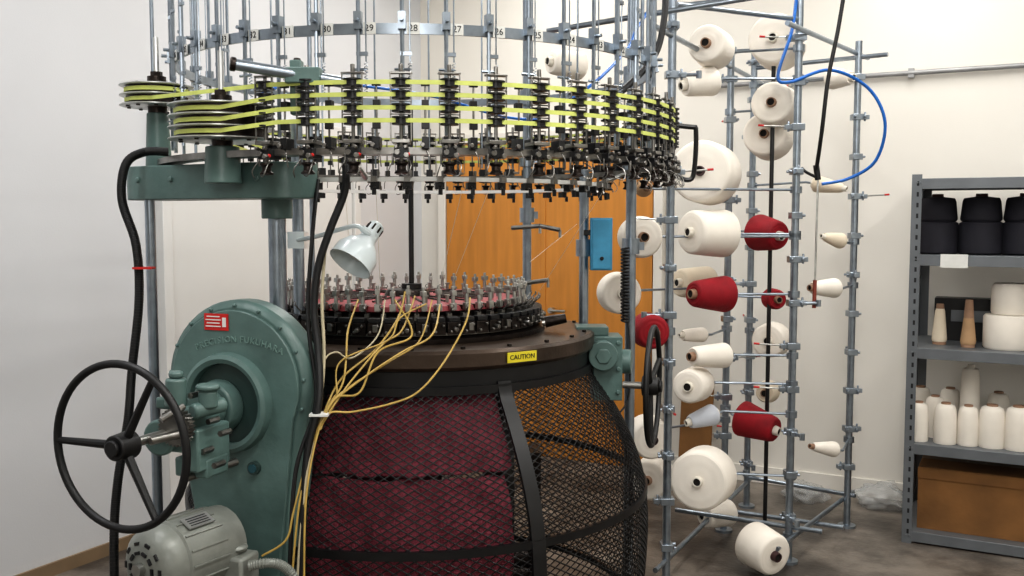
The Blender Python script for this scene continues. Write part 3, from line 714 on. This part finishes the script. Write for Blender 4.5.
for i,(cx,cy,D,dp,sr,lp,axv,m) in enumerate(cones):
    sc=F/D; rb=dp/sc/2; L=lp/sc
    cname={'yarn_white':'white','yarn_cream':'cream','yarn_red':'dark red','yarn_tan':'tan'}.get(m.name,'pale grey')
    size='large ' if dp>45 else ('small ' if dp<24 else '')
    core=CORED if i in(29,26,5) else (CORE if m in(YRED,YTAN) or i%3==0 else COREW)
    if m is YRED: core=COREW if i%2 else CORE
    ob,loc,axw=cone(c(cx,cy,D),axv,m,rb,rb*sr,L,core,f'{size}{cname} cone of yarn on a creel spindle',rc=(min(.022,rb*.34),min(.028,rb*.5)))
    if cx>600:
        an=axw.normalized(); e=loc-an*(L/2+.02); best=None
        for r in rows.values():
            v=Vector((r[0],r[1],loc.z))-e; cost=v.length+(.6 if v.normalized().dot(an)>.2 else 0)
            if best is None or cost<best[0]: best=(cost,r,v.normalized().dot(an))
        P=Vector((best[1][0],best[1][1],e.z))
        g=G(); g.cyl(e+an*.015,e-an*.03,.006,n=8)
        if best[2]<=.2: g.cyl(e-an*.03,P,.006,n=8)
        else:
            s_=an.cross(Vector((0,0,1))).normalized()*(rb+.03); k=e-an*.03+s_ if (P-(e+s_)).length<(P-(e-s_)).length else e-an*.03-s_
            g.cyl(e-an*.03,k,.006,n=8); g.cyl(k,P,.006,n=8)
        g.cyl(P-Vector((0,0,.015)),P+Vector((0,0,.015)),.027,n=16)
        mk('yarn_spindle',g,ZINC,CR,cam=False)
def hose2(pts,r,m,label):
    P=smooth([c(*p) for p in pts],8); g=G().tube(P,r,10); return mk('air_hose',g,m,label=label,category='hose')
hose2([(797,-10,4.35),(792,30,4.32),(778,75,4.3),(790,82,4.3),(830,70,4.35),(868,88,4.4),(885,122,4.4),(876,160,4.45),(850,178,4.5),(822,184,4.5)],.0075,BLUE,'blue air hose looping beside the creel')
hose2([(845,-12,4.3),(838,30,4.3),(828,80,4.3),(822,130,4.32),(816,172,4.4)],.009,RUBBER,'black hose hanging down beside the creel')
g=G().cyl(c(816,165,4.4),c(818,180,4.4),.014,n=12,m=1); g.tube(smooth([c(818,178,4.4),c(806,172,4.4),c(802,168,4.42)],4),.007,8,1); g.cyl(c(818,180,4.4),c(815,280,4.35),.005,n=8,m=0); g.cyl(c(815,280,4.35),c(814,308,4.35),.009,n=10,m=2)
mk('air_gun',g,[STEEL,BLACK,mat('brown_handle',lin(130,60,45),.5)],label='air wand with brown handle hanging by the creel',category='tool')
g=G().tube(smooth([c(648,124,3.5),c(690,127,3.5),c(696,132,3.5),c(694,172,3.5),c(688,180,3.5),c(676,176,3.5)],4),.009,8); mk('crank_arm',g,BLACK,mach)
# ---------------------------------------------------------------- SHELF (world axes)
SX0,SX1,SY0,SY1=-.46,.62,5.0,5.6
SH=empty('storage_shelf',((SX0+SX1)/2,(SY0+SY1)/2,0),label='grey slotted metal shelving unit against the wall',category='shelf')
SZ=[.06,.50,.975,1.43,1.80]
for x,sx in((SX0,1),(SX1,-1)):
    for y,sy in((SY0,1),(SY1,-1)):
        g=G(); g.box((x+sx*.022,y,.91),(.044,.004,1.82)); g.box((x,y+sy*.022,.91),(.004,.044,1.82))
        for k in range(34):
            z=.06+k*.052; g.box((x+sx*.026,y-sy*.0022,z),(.010,.001,.022),1); g.box((x-sx*.0022,y+sy*.026,z),(.001,.010,.022),1)
        mk('shelf_post',g,[SHELFM,INK],SH,cam=False)
for z in SZ:
    g=G(); g.box(((SX0+SX1)/2,(SY0+SY1)/2,z-.003),(SX1-SX0-.01,SY1-SY0-.01,.006))
    g.box(((SX0+SX1)/2,SY0+.006,z-.026),(SX1-SX0-.01,.004,.050)); g.box(((SX0+SX1)/2,SY1-.006,z-.022),(SX1-SX0-.01,.004,.042))
    for x in(SX0+.006,SX1-.006): g.box((x,(SY0+SY1)/2,z-.022),(.004,SY1-SY0-.02,.042))
    for x in(SX0+.02,SX0+.034): g.cyl((x,SY0+.003,z-.02),(x,SY0-.006,z-.02),.006,n=6)
    mk('shelf_board',g,SHELFM,SH,cam=False,bevel=.001)
g=G().box((-.265,SY0+.001,1.404),(.12,.004,.065)); mk('paper_tag',g,WHITEP,SH,cam=False,label='blank white paper tag')
def sx(px,Y):
    u=(px-512)/F; D=Y/(u*sin(YAW)+cos(YAW)); return D*(u*cos(YAW)-sin(YAW))
def stand(px,Y,z,m,rb,rs,h,core,label,group,lx=None):
    x=sx(px,Y) if lx is None else lx
    ob,_,_=cone((x,Y,z+h/2+.0145),(0,0,1),m,rb,rs,h,core,label,cam=False,group=group)
    return ob
for i,px in enumerate((936,980,1024,1070)):
    x=sx(px,5.25)
    g=G(); g.lathe([(0,0),(.092,0),(.104,.008),(.105,.12),(.098,.155),(.085,.162),(.092,.168),(.095,.176),(.086,.262),(.08,.278),(.03,.285),(0,.285)],(x,5.25,1.43),n=32)
    o=mk('yarn_cone',g,YBLACK,cam=False,label='large black cone of yarn on the upper shelf',category='yarn cone',group='black yarn cones on the upper shelf',sharp=40)
    g=G().lathe([(.022,.284),(.028,.284),(.026,.30),(.020,.30)],(x,5.25,1.43),n=16,closedprof=True); mk('cone_core',g,CORED,o,cam=False)
z2=.975
stand(971,5.16,z2,YTAN,.036,.014,.20,CORE,'slim tan cone of yarn','cones on the middle shelf')
stand(942,5.22,z2,YCREAM,.036,.02,.17,CORE,'slim cream cone of yarn','cones on the middle shelf')
x=sx(1010,5.2)
g=G().lathe([(.03,0),(.1,0),(.107,.01),(.107,.155),(.1,.165),(.03,.165)],(x,5.2,z2),n=36,closedprof=True); o=mk('yarn_spool',g,YWHITE,cam=False,label='wide white yarn roll on the shelf',category='yarn spool')
g=G().lathe([(.03,0),(.08,0),(.086,.012),(.086,.13),(.075,.15),(.03,.15)],(x+.01,5.22,z2+.167),n=36,closedprof=True); o=mk('yarn_spool',g,YWHITE,cam=False,label='pale yarn roll stacked on a wider roll',category='yarn spool')
g=G().box((sx(975,5.47),5.47,z2+.11),(.36,.12,.22)); g.box((sx(975,5.47),5.408,z2+.13),(.20,.004,.06),1); mk('storage_box',g,[BLACK,SHELFM],cam=False,bevel=.004,label='black box at the back of the shelf',category='box')
z3=.50
def spool(px,Y,z,r,h,label):
    x=sx(px,Y); g=G().lathe([(0,0),(r*.96,0),(r,.006),(r*.98,h*.6),(r*.88,h*.86),(r*.78,h*.95),(r*.6,h*.985),(r*.4,h)],(x,Y,z),n=28)
    o=mk('yarn_spool',g,YWHITE,cam=False,label=label,category='yarn spool',group='white spools on the lower shelf',sharp=50)
    g=G().lathe([(0,h*.99),(r*.42,h*.99),(r*.40,h+.008),(r*.3,h+.008),(r*.28,h*.99)],(x,Y,z),n=16); mk('spool_cap',g,CORE,o,cam=False)
for px,Y,r,h in((924,5.10,.046,.19),(940,5.23,.050,.205),(951,5.10,.054,.195),(974,5.11,.050,.19),(998,5.12,.062,.20),(1025,5.12,.064,.205),(1053,5.13,.062,.21)):
    spool(px,Y,z3,r,h,'white yarn spool standing on the lower shelf')
for px,Y,r,h in((925,5.4,.055,.22),(955,5.42,.055,.22),(1004,5.4,.055,.22)): spool(px,Y,z3,r,h,'white yarn spool standing behind other spools')
stand(975,5.27,z3,YWHITE,.050,.038,.34,COREW,'tall white cone of yarn','cones on the lower shelf')
bx0=-.40; bx1=.35; g=G(); g.box(((bx0+bx1)/2,5.3,.06+.155),(bx1-bx0,.44,.31)); g.box(((bx0+bx1)/2,5.3,.06+.311),(bx1-bx0,.06,.002),1)
g.box(((bx0+bx1)/2,5.078,.34),(bx1-bx0+.004,.006,.05),0)
mk('cardboard_box',g,[CARD,TAPE],cam=False,bevel=.006,label='brown cardboard box on the bottom shelf',category='box')
def bag(loc,s,seed,label):
    bm=bmesh.new(); bmesh.ops.create_icosphere(bm,subdivisions=4,radius=1)
    for v in bm.verts:
        n=noise.noise(v.co*2.2+Vector((seed,0,0)))*.35+noise.noise(v.co*6+Vector((seed,3,0)))*.18
        v.co*= (1+n); v.co.z=max(v.co.z,-.55)+.55
        v.co=Vector((v.co.x*s[0],v.co.y*s[1],v.co.z*s[2]))
    me=bpy.data.meshes.new('plastic_bag'); bm.to_mesh(me); bm.free(); me.materials.append(PLASTIC)
    for p in me.polygons: p.use_smooth=True
    ob=bpy.data.objects.new('plastic_bag',me); ob.location=loc; bpy.context.collection.objects.link(ob); tag(ob,label,'plastic bag')
bag((-.62,5.56,0),(.13,.1,.09),1,'crumpled clear plastic bag on the floor')
bag((-1.03,5.52,0),(.12,.1,.06),5,'crumpled translucent plastic bag beside the creel')
g=G().box((-1.72,5.66,.3),(.2,.02,.62),0,Z=Vector((0,.12,1)).normalized()); mk('cardboard_sheet',g,CARD,cam=False,label='brown board leaning against the back wall',category='board')
# ---------------------------------------------------------------- lights
def area(loc,size,sy,power,rot=(0,0,0),col=(1,.98,.945)):
    l=bpy.data.lights.new('ceiling_and_fill_light','AREA'); l.shape='RECTANGLE'; l.size=size; l.size_y=sy; l.energy=power; l.color=col
    o=bpy.data.objects.new('ceiling_and_fill_light',l); o.location=loc; o.rotation_euler=rot; bpy.context.collection.objects.link(o)
K=.72
area((-2.5,1.0,3.5),.25,3.0,62*K,col=(.98,.985,1)); area((-.2,1.2,3.5),.25,3.0,98*K); area((-.4,4.3,3.5),.25,2.0,54*K); area((-2.6,4.3,3.5),.25,2.0,54*K); area((1.6,2.5,3.5),.25,3.0,72*K)
area((.8,-1.6,2.6),1.2,1.0,44*K,(radians(62),0,radians(18)),(1,.99,.97))  # added fill light behind the camera, not a ceiling fixture
w=bpy.data.worlds.new('world'); bpy.context.scene.world=w; w.use_nodes=True
w.node_tree.nodes['Background'].inputs[0].default_value=(.9,.93,1,1); w.node_tree.nodes['Background'].inputs[1].default_value=.4
vs_=bpy.context.scene.view_settings; vs_.view_transform='Standard'
try: vs_.look='Medium High Contrast'
except Exception as e: print('look',e)
# ---------------------------------------------------------------- camera
cd=bpy.data.cameras.new('camera'); cd.lens=F/1024*36; cd.sensor_width=36; cd.clip_start=.05
co=bpy.data.objects.new('camera',cd); co.location=(0,0,H); co.rotation_euler=(radians(90)-TH,0,YAW); bpy.context.collection.objects.link(co)
bpy.context.scene.camera=co
